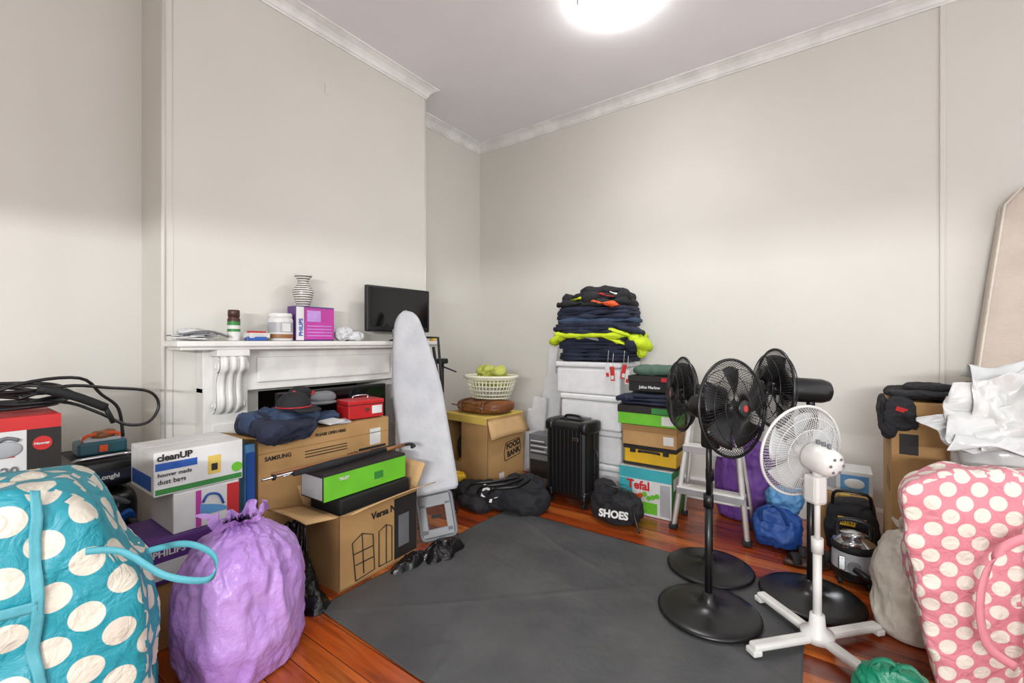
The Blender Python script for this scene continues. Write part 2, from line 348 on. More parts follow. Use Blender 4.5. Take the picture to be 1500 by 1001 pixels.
# ---------------------------------------------------------------- left foreground
def teal():
    o=Ob('polka_dot_storage_bag'); A=V((-1.55,.41,0));E=V((-1.76,-.30,0));D=V((-.42,.12,0))
    def top(s): 
        k=max(0,min(1,s/.28)); k=k*k*(3-2*k); return .58+.31*k
    nf=(E-A).cross(V((0,0,1))).normalized()
    if nf.x<0: nf=-nf
    def pos(s,dp,zf): 
        t=top(s)-.05*dp*zf
        return A+(E-A)*s+D*dp+V((0,0,zf*t))+nf*(.035*math.sin(math.pi*max(0,min(1,zf)))*(1-dp)*math.sin(math.pi*max(0.05,min(1,s+.1))))
    def disp(p):
        q=pos((1-p.y)/2,(1-p.x)/2,(p.z+1)/2); return .018*nz(q,7,1)+.028*(crum(q,5,4)-.3)
    def fn(p):
        s=(1-p.y)/2; dp=(1-p.x)/2; zf=(p.z+1)/2
        q=pos(s,dp,zf); w=p.normalized(); return q+V((w.x,w.y,w.z if p.z>-.9 else 0))*disp(p)
    o.soft((0,0,0),(1,1,1),M_dotT,9,50,0,1,2,fn=lambda p,n,d:fn(p),flatb=False)
    def surf(s,zf,off=.006):
        p=V((1,1-2*s,2*zf-1)); return fn(p)+nf*off
    o.grid(lambda u,v:surf(.27+.03*v+.02*u,.01+.98*u),50,4,M_tealtrim,.002)
    o.grid(lambda u,v:surf(.30+.5*u,.66+.028*v),40,4,M_tealtrim,.002)
    o.ribbon([(-1.60,.25,.70),(-1.51,.33,.70),(-1.42,.40,.635),(-1.385,.48,.598),(-1.40,.515,.61),(-1.45,.52,.64),(-1.53,.48,.66),(-1.64,.42,.63)],.017,M_tealtrim,(0,.2,1))
    o.uv=True; o.end()
teal()
def sack(name,c,R,Hh,m,sd=0,pleat=14,amp=.03,flare=.35,sx=1,sy=1,wob=.1,neck=.16):
    o=Ob(name,c)
    prof=catm([(.02,0,0),(.62*R,0,0),(.9*R,0,.04*Hh),(1.0*R,0,.25*Hh),(1.0*R,0,.55*Hh),(.90*R,0,.74*Hh),(.68*R,0,.86*Hh),(.42*R,0,.93*Hh),(neck*R,0,.97*Hh),(neck*.85*R,0,.99*Hh),(flare*.6*R,0,1.02*Hh),(flare*.75*R,0,1.05*Hh)],9)
    n=len(prof)-1
    def fn(u,v):
        p=prof[int(round(v*n))]; th=2*math.pi*u; r=p.x
        k=min(1,max(0,(v-.3)/.4)); r*=1+ (.09+.12*(v>.7))*k*(math.sin(pleat*th+sd+4*nz((math.cos(th),math.sin(th),v*2),2,sd)))*.5
        if v>.86: r*=1+.9*nz((math.cos(th)*1.3,math.sin(th)*1.3,v*3),1,sd+2)
        q=V((r*math.cos(th)*sx,r*math.sin(th)*sy,p.z))
        d=amp*1.15*(crum((q.x,q.y,q.z*.6),6.5,sd)-.3)+amp*1.2*nz(q,4,sd)+amp*.35*(crum(q,15,sd+3)-.3)
        e=V((math.cos(th),math.sin(th),.2)); z=q.z
        q=q+e*d*min(1,r/(R*.4)); q.z=max(.001,q.z + (.09*nz((math.cos(th)*1.6,math.sin(th)*1.6,0),1,sd) if v>.86 else 0)) if v>.05 else .001
        return q+V((wob*R*v*v*math.sin(sd),wob*R*v*v*math.cos(sd),0))
    o.grid(fn,220,n,m,0,True); return o
sack('plastic_rubbish_bag',(-1.885,.775,0),.218,.56,M_lilac,2,17,.034,.5,neck=.3,wob=.25).end()
# boxes behind purple bag
o=carton('shoe_storage_box',-2.5,-2.19,.58,.90,0,.27,M_card,M_cardy); o.end()
o=carton('iron_box',-2.49,-2.18,.56,.83,.27,.45,M_purple); o.px(o.x1,o.y0+.01,o.y1-.12,.29,.36,M_label); o.tx('PHILIPS',.035,o.x1,o.y0+.015,.385,M_label); o.end()
o=carton('steam_iron_box',-2.49,-2.2,.65,.90,.45,.62,M_label); o.px(o.x1,o.y1-.05,o.y1-.002,.455,.61,M_redp); o.px(o.x1,o.y0+.08,o.y0+.10,.455,.61,M_magenta)
o.grid(lambda u,v:V((o.x1+.003,-.03+.11*u,.50+(.05*(1-u)**.5)*v)),10,3,M_lblue); o.tube([(o.x1+.004,-.02,.555),(o.x1+.004,.0,.585),(o.x1+.004,.04,.575),(o.x1+.004,.06,.53)],.005,M_blue,6,4); o.end()
o=carton('vacuum_bag_box',-2.5,-2.2,.585,.915,.62,.80,M_label,None); 
o.px(o.x1,o.y0+.005,o.y0+.15,.725,.755,M_blue); o.tx('cleanUP',.037,o.x1,o.y0+.01,.765,M_ink,.0015); o.tx('hoover made',.022,o.x1,o.y0+.012,.70,M_ink,.0005); o.tx('dust bags',.026,o.x1,o.y0+.012,.670,M_ink,.0005); o.px(o.x1,o.y0+.005,o.y1-.005,.628,.650,M_greend); o.px(o.x1,o.y0+.19,o.y0+.24,.67,.75,M_cardy); o.px(o.x1+.001,o.y0+.203,o.y0+.227,.685,.715,M_ink)
o.cyl((o.x1-.001,o.y1-.025,.68),(o.x1+.003,o.y1-.025,.68),.022,M_green); o.py(o.y0,o.x0+.02,o.x1-.03,.64,.70,M_blue); o.end()
# vacuum boxes at far left
o=carton('moving_box',-2.78,-2.38,-.05,.36,0,.66,M_card,M_cardy); o.end()
o=carton('air_bed_box',-2.76,-2.39,-.05,.358,.66,.742,M_label); o.tx('Bestway',.046,o.x1,o.y1-.20,.692,M_ink,.003); o.px(o.x1,o.y0,o.y1,.66,.672,M_lgrey); o.end()
o=carton('vacuum_cleaner_box',-2.75,-2.4,-.05,.353,.742,.974,M_label,None,0,M_redp); o.px(o.x1,o.y0,o.y1,.925,.974,M_redp); o.px(o.x1,o.y1-.09,o.y1-.0,.745,.925,M_ink); o.cyl((o.x1,o.y1-.05,.87),(o.x1+.003,o.y1-.05,.87),.026,M_redp); o.tx('Hoover',.013,o.x1+.003,o.y1-.072,.866,M_label,.0005)
o.tx('7220',.045,o.x1+.001,o.y1-.2,.765,M_grey,.001); o.soft((o.x1+.002,o.y1-.15,.86),(.006,.05,.03),M_lgrey,2.2,6,0,1); o.tube([(o.x1+.004,o.y1-.2,.84),(o.x1+.004,o.y1-.15,.90),(o.x1+.004,o.y1-.11,.89)],.007,M_grey,6,4); o.px(o.x1+.001,o.y1-.2,o.y1-.12,.83,.836,M_redp); o.end()
o=Ob('coiled_power_cable')
for i in range(7):
    cx=-2.58+random.uniform(-.03,.03); cy=.18+.05*random.uniform(-1,1); a=.10+.05*random.random(); bb=.16+.06*random.random(); ph=random.random()*6; t=random.uniform(-.15,.15)
    pts=[(cx+a*math.cos(k/20*6.283),cy+bb*math.sin(k/20*6.283),.99+.010*i+.04*max(0,math.sin(k/20*6.283*1+ph))+t*.1*math.cos(k/20*6.283)) for k in range(21)]
    o.tube(pts,.0065,M_black,8,3,True)
o.tube([(-2.5,.25,1.03),(-2.5,.38,1.07),(-2.52,.52,1.05),(-2.55,.66,1.02),(-2.56,.70,.95),(-2.55,.66,.88),(-2.55,.58,.88),(-2.56,.48,.95),(-2.58,.38,1.0),(-2.6,.2,1.01)],.0065,M_black,8,5)
o.tube([(-2.48,.1,1.01),(-2.46,.25,1.09),(-2.5,.42,1.10),(-2.56,.5,1.02),(-2.58,.56,.95),(-2.6,.58,.82)],.0065,M_black,8,5)
o.tube([(-2.48,.30,1.07),(-2.48,.40,1.03),(-2.5,.50,.97)],.018,M_blackm,10,4); o.tube([(-2.5,.50,.97),(-2.52,.53,.90)],.010,M_blackm,10); o.end()
o=Ob('storage_crate',(-2.83,.52,0)); o.box((0,0,.15),(.34,.27,.298),M_blackm,.02)
for i in range(5): o.box((.171,-.1+.05*i,.15),(.006,.02,.2),M_black,.003)
o.box((0,0,.285),(.35,.27,.028),M_black,.01); o.end()
o=Ob('vacuum_cleaner',(-2.80,.53,.3)); o.soft((0,0,.138),(.17,.13,.136),M_black,4,12,0,1); o.cyl((.14,-.06,.1),(.185,-.06,.1),.06,M_blackm); o.cyl((.18,-.06,.1),(.19,-.06,.1),.04,M_grey)
o.tube([(.15,-.08,.2),(.185,0,.25),(.15,.08,.2)],.012,M_grey,8,6); o.cyl((.12,.07,.16),(.19,.07,.14),.03,M_blue); o.tube([(.17,.07,.14),(.22,.1,.1),(.22,.15,0.02),(.20,.16,-.1),(.20,.13,-.28)],.018,M_black,10,6)
for i in range(3): o.box((.165,-.0+.02*i,.22),(.01,.008,.05),M_grey,.002)
o.end()
o=Ob('deep_fryer',(-2.80,.525,.585)); o.soft((0,0,.07),(.17,.14,.075),M_black,5,12,0,1); o.box((.165,.0,.06),(.012,.2,.05),M_navy,.006); o.tx('DeLonghi',.028,.172,-.06,.05,M_label); o.box((0,0,.142),(.24,.2,.012),M_blackm,.005); o.tube([(.14,-.09,.12),(.175,-.09,.15),(.175,.09,.15),(.14,.09,.12)],.008,M_chrome,8,4); o.end()
o=Ob('small_tool_case',(-2.74,.53,.735)); o.box((0,0,.032),(.12,.17,.06),mat('dark_teal',(34,84,96),.4),.01); o.box((0,0,.065),(.1,.13,.02),M_lgrey,.006); o.tube([(.03,-.06,.06),(.035,-.05,.09),(.035,.05,.09),(.03,.06,.06)],.008,M_orange,8,4); o.box((.062,0,.03),(.006,.03,.03),M_orange,.002); o.soft((0,.01,.085),(.04,.04,.018),M_brownl,2.5,8,.01,20,3); o.end()
# ---------------------------------------------------------------- TV + long box + pile
o=Ob('flat_screen_tv',(-2.665,1.68,.45)); o.box((0,0,.25),(.04,.78,.49),M_black,.008); o.box((.0205,0,.26),(.002,.73,.43),M_screen,0); o.box((0,.0,-.02),(.03,.1,.06),M_black,.004); o.box((.0,0,-.24),(.06,.3,.42),M_blackm,.01); o.end()
o=carton('television_box',-2.6,-2.35,1.05,1.86,0,.76,M_card,M_cardy)
o.px(o.x1,o.y0,o.y1,.672,.676,M_cardd); o.tx('PLEASE OPEN HERE',.022,o.x1,-.1,.715,M_ink); o.tx('SAMSUNG',.03,o.x1,o.y0+.03,.635,M_ink); 
for i in range(3): o.px(o.x1,-.16,.10,.64-.016*i,.645-.016*i,M_ink)
o.px(o.x1,.26,.34,.60,.70,M_label); o.tx('UA32',.03,o.x1,.1,.56,M_ink); o.px(o.x1,.18,.38,.575,.59,M_ink)
o.py(o.y0,o.x0+.04,o.x1-.04,.35,.55,M_label)
o.box((.05,o.y0-.07,.775),(.2,.15,.006),M_card,.001,(math.radians(-14),0,0)); o.end()
o=Ob('plastic_folder',(-2.36,1.005,0)); o.box((0,0,.37),(.05,.05,.74),M_lblue,.008,(0,0,.1)); o.box((.03,0,.4),(.01,.04,.6),M_blue,.003,(0,0,.1)); o.end()
o=carton('long_appliance_box',-2.62,-2.42,.96,1.045,0,.73,M_label); o.py(o.y0,-.09,.09,.4,.7,M_lgrey); o.end()
o=Ob('clothes_heap')
o.soft((-2.47,1.22,.818),(.13,.20,.045),M_denim,3,14,.03,9,1,cr=.05,cf=10); o.soft((-2.30,1.17,.78),(.04,.15,.06),M_navy,3,12,.02,9,4,cr=.03,cf=10,rot=(0,.4,.1))
o.soft((-2.5,1.48,.80),(.10,.09,.03),M_denim,3,12,.02,9,8,cr=.03,cf=10); o.soft((-2.42,1.08,.81),(.09,.08,.04),M_navy,3,12,.02,9,5,cr=.03,cf=10); o.box((-2.36,1.46,.785),(.09,.12,.012),M_label,.002,(0,.1,.3)); o.box((-2.37,1.52,.775),(.09,.10,.012),M_lgrey,.002,(0,.05,-.2)); o.end()
o=Ob('baseball_cap',(-2.42,1.27,.885),.3); o.lathe([(.0,.085),(.03,.083),(.06,.07),(.082,.04),(.088,.01),(.088,0)],M_blackfab,24)
o.grid(lambda u,v:V((.07+.085*v*math.cos((u-.5)*2.2),.085*math.sin((u-.5)*2.6),.005-.015*v)),12,5,M_blackfab,.004); o.tube([(.09*math.cos(t/20*6.283),.09*math.sin(t/20*6.283),.006) for t in range(21)],.004,M_red,6,1,True); o.cyl((0,0,.083),(0,0,.09),.008,M_red); o.end()
o=Ob('canvas_shoe',(-2.53,1.44,.868),1.3); 
o.soft((0,0,.012),(.14,.045,.014),M_grey,3,8,0,1); o.soft((.05,0,.045),(.085,.042,.035),M_grey,2.6,10,.003,20,1); o.soft((-.07,0,.06),(.07,.04,.055),M_blackfab,2.6,10,.003,20,2); o.ribbon([(-.02,-.03,.07),(-.0,0,.085),(.0,.03,.07)],.03,M_redp,(1,0,0)); o.end()
o=Ob('metal_cash_box',(-2.455,1.72,.762),-.12); o.box((0,0,.05),(.16,.24,.09),M_red,.008); o.box((0,0,.105),(.165,.245,.03),M_red,.008); o.box((0,0,.092),(.163,.243,.004),M_ink,0); o.tube([(0,-.05,.12),(.0,-.045,.14),(0,.045,.14),(0,.05,.12)],.005,M_chrome,8,4); o.cyl((.083,0,.06),(.088,0,.06),.012,M_chrome); o.box((.0835,.07,.055),(.002,.07,.05),M_label,0); o.end()
# open PC box
o=Ob('computer_case_box',(-2.145,1.52,0),math.radians(3)); a,b_,h=.155,.265,.38; w=.006
o.bb(-a,a,-b_,b_,0.001,.01,M_card,0); o.bb(a-w,a,-b_,b_,0.001,h,M_card,.001); o.bb(-a,-a+w,-b_,b_,0.001,h,M_card,.001); o.bb(-a,a,-b_,-b_+w,0.001,h,M_cardd,.001); o.bb(-a,a,b_-w,b_,0.001,h,M_card,.001)  # near end panel has its shade put in as darker colour
def flap(o,p0,p1,out,drop,m=M_cardl):
    p0=V(p0);p1=V(p1);o_=V(out)
    o.grid(lambda u,v:p0+(p1-p0)*u+(o_)*v+V((0,0,drop*v+.01*math.sin(3*u)*v))+(p0-p1)*(.08*v*(u-.5)*-1),6,4,m,.005)
flap(o,(a,-b_,h),(a,b_,h),(.13,0,0),.05); flap(o,(-a,-b_,h),(a,-b_,h),(-.02,-.17,0),.02); flap(o,(-a,b_,h),(a,b_,h),(0,.06,0),.13); flap(o,(-a,-b_,h),(-a,b_,h),(-.02,0,0),.10)
o.bb(-a+.02,a-.03,-b_+.03,b_-.03,.02,.445,M_blackm,.01)
o.bb(a-.002,a+.0015,.09,b_-.004,.02,h-.02,M_ink,0); o.text('Versa N21',.05,(a+.003,-.07,.30),(0,1,0),(0,0,1),M_ink,.002)
lw=.0028
def ln(*p): o.tube([(a+.003,q[0],q[1]) for q in p],lw,M_ink,5,1)
ln((-.17,.02),(-.19,.22),(-.13,.25),(-.06,.22),(-.05,.03),(-.17,.02)); ln((-.13,.25),(-.12,.04)); ln((-.02,.03),(-.02,.22),(.03,.24),(.07,.22),(.07,.03),(-.02,.03)); ln((.03,.24),(.03,.03)); ln((-.17,.10),(-.06,.1)); ln((-.18,.16),(-.06,.16))
o.bb(a-.001,a+.002,.12,.2,.08,.26,M_grey,0); o.end()
o=carton('green_product_box',-2.24,-2.04,1.21,1.74,.45,.59,M_ink,None,.03)
o.px(o.x1,o.y0+.002,o.y1-.002,.452,.575,M_green); o.tx('TRUST',.02,o.x1+.001,-.18,.54,M_label); o.px(o.x1+.001,.04,.10,.49,.53,M_greend); o.py(o.y0,o.x0+.01,o.x1-.01,.46,.57,M_lgrey); o.end()
o=Ob('umbrella'); P0=V((-2.10,1.10,.612));P1=V((-2.13,1.80,.615)); o.tube([P0,P0.lerp(P1,.3),P0.lerp(P1,.8)],[.012,.02,.012],M_blackfab,10); o.tube([P0.lerp(P1,.8),P1],.011,M_wood,10); o.tube([P1,P1+V((.01,.04,0)),P1+V((.04,.05,-.01)),P1+V((.05,.02,-.01))],.010,M_black,10,4); o.tube([P0,P0-V((0,.05,0))],.004,M_chrome,8); o.end()
o=Ob('walking_pole'); o.tube([(-2.16,.98,.60),(-2.18,1.60,.605)],.006,M_chrome,8); o.tube([(-2.18,1.60,.605),(-2.19,1.78,.607)],.011,M_blackm,8); o.tube([(-2.21,1.05,.60),(-2.22,1.70,.603)],.008,M_wood,8); o.cyl((-2.16,1.03,.60),(-2.16,1.04,.60),.014,M_black); o.end()
def crumpled(o,c,r,hh,m,sd,n=40,sx=1,sy=1):
    c=V(c)
    def fn(u,v):
        th=2*math.pi*u; rr=r*(1-v)*(1+.35*nz((math.cos(th)*1.5,math.sin(th)*1.5,0),1,sd)); q=V((rr*math.cos(th)*sx,rr*math.sin(th)*sy,0))
        z=hh*(1-(1-v)**2.2)*(.55+.9*crum(q,11,sd))*(1+.4*nz(q,9,sd)); q=q+V((nz(q,16,sd),nz(q,16,sd+5),0))*.02
        return c+q+V((0,0,max(.002,z)))
    o.grid(fn,n*2,n,m,0,True)
o=Ob('black_plastic_wrap'); crumpled(o,(-2.15,1.13,0),.13,.30,M_blackbag,2,36,1.2,.62); crumpled(o,(-2.0,1.13,0),.10,.10,M_blackbag,6,30,1,.8); o.end()
o=Ob('black_plastic_wrap'); crumpled(o,(-1.86,1.86,0),.14,.08,M_blackbag,3,40,.8,1.0); crumpled(o,(-1.91,1.66,0),.12,.06,M_blackbag,7,36,.5,1.1); o.end()
# ---------------------------------------------------------------- ironing board
Bp=V((-1.97,1.95,.03)); Tp=V((-2.50,2.13,1.46)); yv=(Tp-Bp).normalized(); xv=V((.809,.588,0)); xv=(xv-yv*xv.dot(yv)).normalized(); zv=xv.cross(yv)
Mb=Matrix((xv,yv,zv)).transposed().to_4x4(); Mb.translation=Bp
o=Ob('ironing_board',M=Mb); LN=(Tp-Bp).length; y0=.27
def hw(t):
    w=.165
    if t>.5: k=(t-.5)/.5; w=.165-.10*k**1.5
    if t>.93: k=(t-.93)/.07; w*=math.sqrt(max(0,1-k*k))*.98+.02
    if t<.03: w*=.9+.1*math.sqrt(1-(1-t/.03)**2)
    return w
o.grid(lambda u,v:V(((u-.5)*2*hw(v),y0+(LN-y0)*v,.018*(1-abs(2*u-1)**6)+.004*nz((u*2,v*8,0),1,1))),16,60,M_board,.012)
o.grid(lambda u,v:V(((u-.5)*2*hw(v)*.98,y0+(LN-y0)*v,-.012)),8,50,M_lgrey,.004)
def rr(x0,x1,y0,y1,r):
    P=[]
    for cx,cy,a in ((x1-r,y1-r,0),(x0+r,y1-r,90),(x0+r,y0+r,180),(x1-r,y0+r,270)):
        for k in range(5): t=math.radians(a+k*22.5); P.append((cx+r*math.cos(t),cy+r*math.sin(t),0))
    return P+[P[0]]
o.tube(rr(-.11,.11,.0,.27,.03),.011,M_grey,8,1,True); o.box((0,.225,0),(.2,.07,.012),M_grey,.004); o.box((-.08,.12,0),(.045,.18,.012),M_grey,.004); o.box((.08,.12,0),(.045,.18,.012),M_grey,.004); o.box((0,.035,0),(.2,.05,.012),M_grey,.004); o.box((.0,.13,.004),(.06,.02,.01),M_blackm,.003)
o.tube([(.10,.12,-.03),(.13,.5,-.05),(.15,1.25,-.05)],.011,M_blackm,8); o.tube([(.05,.4,-.04),(.16,1.0,-.09),(.19,1.33,-.09),(.02,1.36,-.07)],.010,M_blackm,8)
o.tube([(-.1,1.2,-.06),(-.12,1.44,-.06),(-.02,1.47,-.06)],.009,M_chrome,8,3); o.end()
o=Ob('tripod_stand'); tp=V((-2.42,2.42,.86))
for q in ((-2.22,2.36,0),(-2.50,2.58,0),(-2.40,2.54,0)): o.tube([tp,q],.010,M_blackm,8); o.cyl((q[0],q[1],.001),(q[0],q[1],.02),.014,M_black)
o.tube([tp,tp+V((0,0,.22))],.014,M_blackm,10); o.box(tp+V((0,0,.24)),(.06,.08,.04),M_blackm,.01); o.tube([tp+V((0,0,.2)),tp+V((.12,.03,.16))],.006,M_black,8); o.end()
# ---------------------------------------------------------------- corner group
o=Ob('open_cardboard_box',(-2.49,3.02,0),math.radians(-4)); a,b_,h=.25,.23,.62
o.bb(-a,a,-b_,b_,0.001,.01,M_card,0); o.bb(a-.006,a,-b_,b_,0.001,h,M_card,.001); o.bb(-a,-a+.006,-b_,b_,0.001,h,M_card,.001); o.bb(-a,a,b_-.006,b_,0.001,h,M_card,.001)
o.bb(-a+.19,a,-b_,-b_+.006,0.001,h,M_card,.001); o.bb(-a,-a+.2,-b_,-b_+.006,0.001,.22,M_card,.001)
o.bb(-a,a,-b_-.02,b_,h,h+.012,M_cardy,.003); o.bb(-a,a,-b_-.022,-b_-.015,h-.05,h+.01,M_cardy,.001)
o.soft((-.13,-.08,.12),(.09,.1,.11),M_yellow,3,10,.02,10,1,cr=.03); o.soft((-.13,-.06,.32),(.09,.1,.10),M_blackfab,3,10,.02,10,2,cr=.03)
o.text('FOOD',.065,(a+.002,0.0,.33),(0,1,.15),(0,-.15,1),M_ink,.003); o.text('BANK',.065,(a+.002,.01,.265),(0,1,.15),(0,-.15,1),M_ink,.003); o.px(a,-.09,-.03,.10,.15,M_label); o.tube([(a+.003,-.02,.24),(a+.003,.18,.27),(a+.003,.19,.33),(a+.003,.17,.41),(a+.003,-.01,.39),(a+.003,-.03,.31),(a+.003,-.02,.24)],.003,M_ink,5)
flap(o,(a,-b_,h-.02),(a,b_,h-.02),(.06,0,0),-.14); o.end()
o=Ob('fabric_pile'); o.soft((-2.62,2.70,.07),(.12,.07,.06),M_blue,2.5,12,.03,9,1,cr=.05,cf=12); o.soft((-2.55,2.69,.13),(.10,.06,.03),M_yellow,2.5,12,.02,9,2,cr=.04,cf=12); o.soft((-2.47,2.68,.05),(.06,.06,.04),M_denim,2.5,12,.02,9,3,cr=.04,cf=12); o.end()
o=Ob('leather_satchel',(-2.47,3.0,.636),math.radians(-4)); o.soft((0,0,.055),(.25,.17,.055),M_brownl,4,14,.01,8,2); o.tube([(-.25,-.165,.06),(0,-.178,.06),(.25,-.165,.06)],.006,M_wood,6,4); 
for x in (-.13,.13): o.ribbon([(x,-.18,.02),(x,-.18,.08),(x,-.13,.112),(x,.1,.115)],.03,M_brownl,(1,0,0)); o.box((x,-.182,.06),(.03,.006,.02),M_chrome,.002)
o.tube([(-.06,-.17,.08),(-.05,-.21,.10),(.05,-.21,.10),(.06,-.17,.08)],.009,M_brownl,8,4); o.end()
o=Ob('laundry_basket',(-2.42,3.02,.76),math.radians(20)); a,b_=.17,.13
def oval(t,z,k): return (a*k*math.cos(t),b_*k*math.sin(t),z)
o.grid(lambda u,v:V(oval(2*math.pi*u,.004,max(v,.01))),32,3,M_basket,.004,True)
for z,k in ((.005,1.0),(.035,1.06),(.07,1.13),(.105,1.20),(.14,1.27)): o.tube([oval(i/36*6.2832,z,k) for i in range(37)],.006,M_basket,6,1,True)
o.tube([oval(i/48*6.2832,.185,1.38) for i in range(49)],.013,M_basket,8,1,True); o.tube([oval(i/48*6.2832,.168,1.33) for i in range(49)],.009,M_basket,8,1,True)
for i in range(40): 
    t=i/40*6.2832; o.tube([oval(t,.005,1.0),oval(t+.06,.17,1.33)],.0055,M_basket,5); 
o.soft((0,0,.15),(.15,.11,.05),M_yg,2.5,14,.03,9,2,cr=.05,cf=12); o.soft((-.05,.02,.23),(.07,.06,.06),M_yg,2.3,12,.02,12,4,cr=.04,cf=14); o.soft((.07,0,.22),(.06,.06,.05),M_yg,2.3,12,.02,12,6,cr=.04,cf=14); o.end()
o=Ob('sports_bag'); 
o.soft((-2.03,2.66,.08),(.34,.15,.085),M_blackfab,2.8,18,.03,6,1,cr=.06,cf=7,rz=.25); o.soft((-1.90,2.78,.16),(.16,.10,.05),M_blackfab,2.5,12,.03,8,3,cr=.05,cf=9); o.soft((-2.16,2.52,.05),(.14,.09,.045),M_blackfab,2.5,12,.02,8,5,cr=.04,cf=9)
o.text('bp',.15,(-2.10,2.49,.11),(.95,.3,0),(-.2,.62,.75),M_label,.003)
for i in range(3): o.ribbon([(-2.24+.1*i,2.50,.12),(-2.16+.1*i,2.48,.19),(-2.02+.1*i,2.58,.21),(-1.92+.05*i,2.74,.22)],.02,M_black,(0,0,1))
o.end()
def foamslab(o,outl,M,th):
    b=bmesh.new(); f=b.faces.new([b.verts.new((x,0,z)) for x,z in outl]); r=bmesh.ops.extrude_face_region(b,geom=[f]); bmesh.ops.translate(b,vec=(0,th,0),verts=[v for v in r['geom'] if isinstance(v,bmesh.types.BMVert)])
    bmesh.ops.recalc_face_normals(b,faces=b.faces); bmesh.ops.bevel(b,geom=b.edges[:],offset=.006,segments=2,affect='EDGES'); o.add(b,M_foam,M)
o=Ob('polystyrene_packaging'); 
foamslab(o,[(0,0),(.20,0),(.20,.30),(.17,.30),(.17,.55),(.20,.55),(.20,.95),(.12,.95),(.12,1.2),(.03,1.2),(.03,.9),(0,.9)],Matrix.Translation((-2.34,3.62,.003))@Euler((math.radians(-3),math.radians(4),0)).to_matrix().to_4x4(),.045)
foamslab(o,[(0,0),(.2,0),(.2,.25),(.15,.25),(.15,.4),(.2,.4),(.2,.72),(.05,.72),(.05,.6),(0,.6)],Matrix.Translation((-2.42,3.50,.003))@Euler((math.radians(-6),math.radians(2),0)).to_matrix().to_4x4(),.05)
o.end()
o=carton('electronics_box',-2.21,-1.98,3.3,3.48,0,.42,M_grey); o.py(o.y0,o.x0+.015,o.x1-.02,.05,.2,M_ink)
for i in range(6): o.py(o.y0,o.x0+.02,o.x1-.03-.02*(i%3),.25+.022*i,.26+.022*i,M_label if i%2 else M_ink)
o.px(o.x1,o.y0+.02,o.y1-.02,.05,.38,M_ink); o.end()
# suitcase
o=Ob('suitcase',(-1.635,3.06,0),math.radians(-5)); o.box((0,0,.345),(.37,.235,.58),M_black,.05,seg=4)
for i in range(9): o.box((-.145+.036*i,-.119,.34),(.014,.012,.48),M_black,.005)
o.tube([(-.188,0,.1),(-.188,0,.6),(-.15,0,.64),(.15,0,.64),(.188,0,.6),(.188,0,.1),(.15,0,.058),(-.15,0,.058),(-.188,0,.1)],.005,M_blackm,6)
for x in (-1,1):
    for z in (.09,.60): o.soft((x*.15,0,z),(.043,.124,.05),M_black,4,8,0,1)
    for y in (-.08,.08): o.cyl((x*.15-.012,y,.025),(x*.15+.012,y,.025),.024,M_blackm); o.box((x*.15,y,.05),(.04,.04,.03),M_black,.006)
o.tube([(-.07,0,.63),(-.06,0,.67),(.06,0,.67),(.07,0,.63)],.010,M_black,8,4); o.box((-.0,.09,.645),(.2,.04,.02),M_grey,.004)
o.tube([(.185,-.0,.25),(.215,0,.27),(.215,0,.41),(.185,0,.43)],.009,M_black,8,3); o.box((.1,-.124,.52),(.05,.004,.025),M_chrome,.002); o.end()
# polystyrene boxes
def foambox(x0,x1,z0,z1,y0=3.25,y1=3.70,rz=0):
    cx,cy=(x0+x1)/2,(y0+y1)/2; o=Ob('polystyrene_box',(cx,cy,0),rz); hx,hy=(x1-x0)/2,(y1-y0)/2
    o.bb(-hx+.008,hx-.008,-hy+.008,hy-.008,z0+.001,z1-.050,M_foam,.022,4); o.bb(-hx,hx,-hy,hy,z1-.046,z1-.001,M_foam,.016,4); o.bb(-hx+.02,hx-.02,-hy+.02,hy-.02,z1-.052,z1-.044,M_lgrey,0)
    for s in (-1,1): o.box((s*(hx-.010),0,z1-.1),(.012,.12,.03),M_foam,.005)
    o.end()
foambox(-1.80,-1.31,0,.27,3.26,3.70); foambox(-1.84,-1.33,.27,.54,3.27,3.70,.02); foambox(-1.86,-1.31,.54,.82,3.24,3.69,-.015); foambox(-1.91,-1.33,.82,1.085,rz=.012)
o=Ob('workwear_pile'); z=1.096
def lay(cx,cy,hx,hy,h,m,sd,rz=0,amp=.012,e=5,cr=.012):
    global z
    o.soft((cx,cy,z+h/2),(hx,hy,h/2*1.15),m,e,14,amp,7,sd,cr=cr,cf=9,rz=rz); z+=h
for i in range(6): lay(-1.58+random.uniform(-.02,.02),3.44,.31,.19,.031,M_navy,i,random.uniform(-.06,.06),.010,6)
lay(-1.56,3.41,.36,.21,.03,M_hivis,11,.05,.010,5,.02)
lay(-1.58,3.41,.30,.20,.028,M_navy,12,-.05,.014,5,.02)
o.soft((-1.88,3.33,1.27),(.09,.12,.03),M_hivis,2.6,14,.02,8,3,cr=.05,cf=10,rot=(0,-.5,0)); o.soft((-1.21,3.36,1.25),(.09,.12,.035),M_hivis,2.6,14,.02,8,4,cr=.05,cf=10,rot=(0,.7,0))
o.soft((-1.76,3.26,1.30),(.14,.05,.014),M_hivis,2.6,14,.012,8,6,cr=.03,cf=10,rot=(0,.08,.1)); o.soft((-1.40,3.25,1.27),(.13,.05,.012),M_hivis,2.6,14,.012,8,8,cr=.03,cf=10,rot=(0,.35,0)); o.soft((-1.60,3.25,1.285),(.10,.05,.012),M_lgrey,2.6,12,.01,8,3,cr=.02,cf=12,rot=(0,.25,0)); o.soft((-1.33,3.28,1.32),(.10,.08,.018),M_hivis,2.6,12,.01,8,3,cr=.02,cf=12,rot=(0,.3,0))
